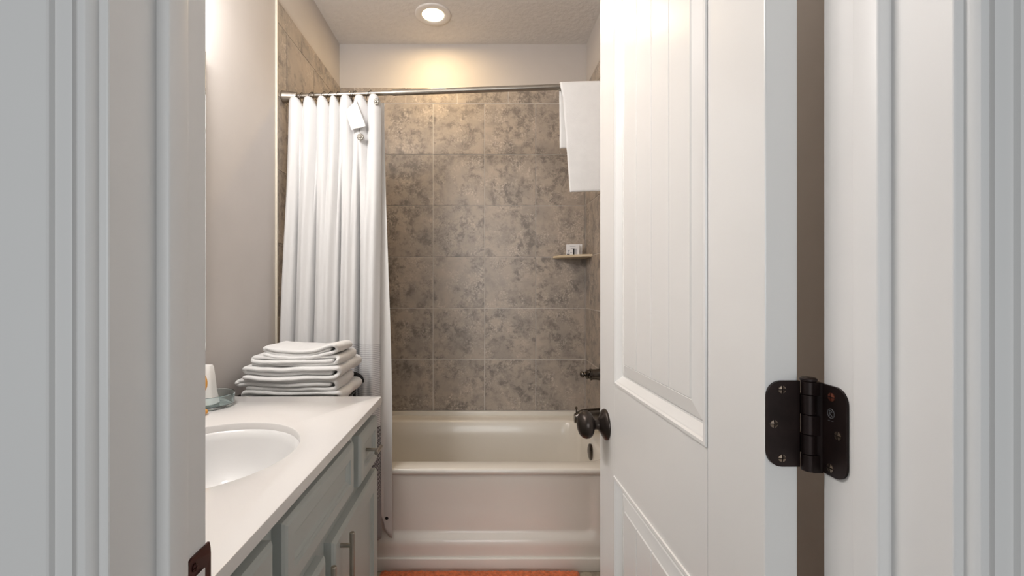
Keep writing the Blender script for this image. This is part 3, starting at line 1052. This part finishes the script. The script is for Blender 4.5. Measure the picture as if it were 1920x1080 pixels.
# ---------------------------------------------------------------- things on the counter
DXC, DYC, DR = -0.799, 1.275, 0.068
gd = obj('glass_dish', lathe((DXC, DYC, T + 0.0002), (0, 0, 1), [(0.0, DR - 0.006), (0.001, DR - 0.003), (0.004, DR - 0.001), (0.036, DR), (0.0375, DR - 0.0012), (0.036, DR - 0.0028), (0.0095, DR - 0.004), (0.0080, DR - 0.008), (0.0080, 0.001)], 56), 'glass', None, True, 40)
tag(gd, 'round teal glass dish on the far end of the countertop', 'dish')
# white tapered dispenser standing in the dish
sd = thing('soap_dispenser', 'white tapered dispenser with an orange oval, standing in the glass dish', 'dispenser', (-0.826, 1.290, T + 0.008))
R = []
for z, hx, hy in ((0.0, 0.034, 0.026), (0.002, 0.036, 0.028), (0.030, 0.0300, 0.024), (0.080, 0.0255, 0.019), (0.104, 0.0225, 0.016), (0.109, 0.0195, 0.014), (0.110, 0.012, 0.010)):
    R.append([Vector((-0.821 + x, 1.290 + y, T + 0.0082 + z)) for x, y in rrect(-hx, hx, -hy, hy, min(hx, hy) * 0.6, 6)])
bm = bmesh.new()
add_rings(bm, R)
obj('body', bm, 'soap_white', sd, True, 40)
bm = bmesh.new()
m = Matrix.Translation((-0.818, 1.270, T + 0.066)) @ Matrix.Diagonal((0.55, 0.30, 1.0, 1))
bmesh.ops.create_uvsphere(bm, u_segments=24, v_segments=14, radius=0.034, matrix=m)
obj('orange_oval', bm, 'soap_orange', sd, True, 180)
bm = bmesh.new()
m = Matrix.Translation((-0.7600, 1.186, T + 0.0085)) @ Matrix.Diagonal((1.0, 1.0, 0.65, 1))
bmesh.ops.create_uvsphere(bm, u_segments=20, v_segments=12, radius=0.0135, matrix=m)
for v in bm.verts:
    v.co.z = max(v.co.z, T + 0.0002)
tag(obj('guest_soap', bm, 'soap_orange', None, True, 180), 'small orange guest soap on the countertop in front of the dish', 'soap')

# ---------------------------------------------------------------- stand and towel stack
SX0, SX1, SY0, SY1 = -0.845, -0.500, 1.452, 1.770
SZ = 0.800
st = thing('towel_stand', 'black wire stand with curved handles under the folded towels', 'stand', (-0.67, 1.61, 0))
obj('top_rim', tube([Vector((x, y, SZ + 0.030)) for x, y in rrect(SX0, SX1, SY0, SY1, 0.05, 6)], 0.0048, 8, True), 'black_wire', st, True)
obj('lower_rim', tube([Vector((x, y, SZ - 0.004)) for x, y in rrect(SX0 + 0.004, SX1 - 0.004, SY0 + 0.004, SY1 - 0.004, 0.05, 6)], 0.004, 8, True), 'black_wire', st, True)
for k in range(9):
    x = SX0 + 0.03 + (SX1 - SX0 - 0.06) * k / 8
    obj('shelf_wire', tube([(x, SY0 + 0.004, SZ - 0.004), (x, SY1 - 0.004, SZ - 0.004)], 0.0025, 6), 'black_wire', st, True)
for x, y in ((SX0 + 0.015, SY0 + 0.015), (SX1 - 0.015, SY0 + 0.015), (SX0 + 0.015, SY1 - 0.015), (SX1 - 0.015, SY1 - 0.015)):
    obj('leg', tube([(x, y, 0), (x, y, SZ + 0.030)], 0.006, 8), 'black_wire', st, True)
pts = []
for k in range(15):
    a = PI * k / 14
    pts.append(Vector((-0.527 + 0.042 * math.cos(a), 1.757, SZ + 0.026 + 0.034 * math.sin(a) ** 0.8)))
obj('handle', tube(pts, 0.0095, 10), 'black_wire', st, True)
pts = []
for k in range(17):
    a = PI * k / 16
    c, q = math.cos(a), math.sin(a)
    pts.append(Vector((-0.660 + 0.128 * math.copysign(abs(c) ** 0.45, c), 1.450, SZ + 0.030 + 0.0145 * q ** 0.45)))
obj('handle', tube(pts, 0.0050, 8), 'black_wire', st, True)

def towel(z0, th, xl, xr, yf, yb, seed, sag=0.0, lab=''):
    """folded terry towel: an outer fold on the right side with the cloth turned in between"""
    t = th / 3.0
    zc = [t * (k + 0.5) for k in range(3)]
    rnd = random.Random(seed)
    la = [xl + rnd.uniform(0.0, 0.026) for _ in range(3)]
    R1 = (zc[2] - zc[0]) / 2
    path = []
    def run(xa, xb, z, n=18):
        for k in range(n):
            path.append((xa + (xb - xa) * k / (n - 1), z))
    run(la[0], xr - R1, zc[0])
    for k in range(1, 10):
        a = -PI / 2 + PI * k / 10
        path.append((xr - R1 + R1 * 1.15 * math.cos(a), zc[1] + R1 * math.sin(a)))
    run(xr - R1, la[2] + 0.008, zc[2])
    for k in range(1, 7):
        a = PI / 2 + PI * k / 7
        path.append((la[2] + 0.008 + t * 0.6 * math.cos(a), (zc[1] + zc[2]) / 2 + t * 0.5 * math.sin(a)))
    run(la[2] + 0.008, xr - R1 - rnd.uniform(0.000, 0.006), zc[1])
    n = len(path) - 1
    ph = rnd.uniform(0, 6)
    def fn(u, v):
        i = int(round(u * n))
        x, z = path[i]
        y = yf + (yb - yf) * v
        hz = z / th
        q = (x - xl) / (xr - xl)
        m = max(0.0, 4 * q * (1 - q))
        dz = -sag * m
        dz += 0.0085 * (noise.noise(Vector((x * 8, y * 5, seed * 3.1))))
        dz += 0.0040 * noise.noise(Vector((x * 22, y * 12, seed * 1.7 + hz * 1.5)))
        dz += 0.0016 * noise.noise(Vector((x * 60, y * 40, seed + i * 0.05)))
        dy = 0.010 * noise.noise(Vector((x * 7, hz * 2.6, seed * 5.3))) * (1 - v) + 0.005 * math.sin(hz * 9 + ph) * (1 - v)
        dx = 0.006 * noise.noise(Vector((y * 10, hz * 2.2, seed * 7.7)))
        return Vector((x + dx, y + dy, z0 + z + dz))
    o = obj('folded_towel', sheet(fn, n, 16), 'terry', None, True, 180)
    thick(o, t * 1.02, 0, 1)
    return tag(o, lab, 'towel', 'folded towels in the stack beside the vanity')
towel(0.808, 0.045, -0.838, -0.488, 1.492, 1.745, 1, 0.000, lab='white folded towel at the bottom of the stack on the black stand')
towel(0.852, 0.044, -0.836, -0.499, 1.487, 1.670, 2, 0.003, lab='white folded towel second from the bottom of the stack')
towel(0.895, 0.046, -0.820, -0.492, 1.483, 1.745, 3, 0.005, lab='white folded towel in the middle of the stack')
towel(0.939, 0.037, -0.800, -0.497, 1.490, 1.700, 4, 0.008, lab='white folded towel second from the top of the stack')
towel(0.974, 0.035, -0.772, -0.502, 1.496, 1.665, 5, 0.014, lab='white folded towel lying on top of the stack')
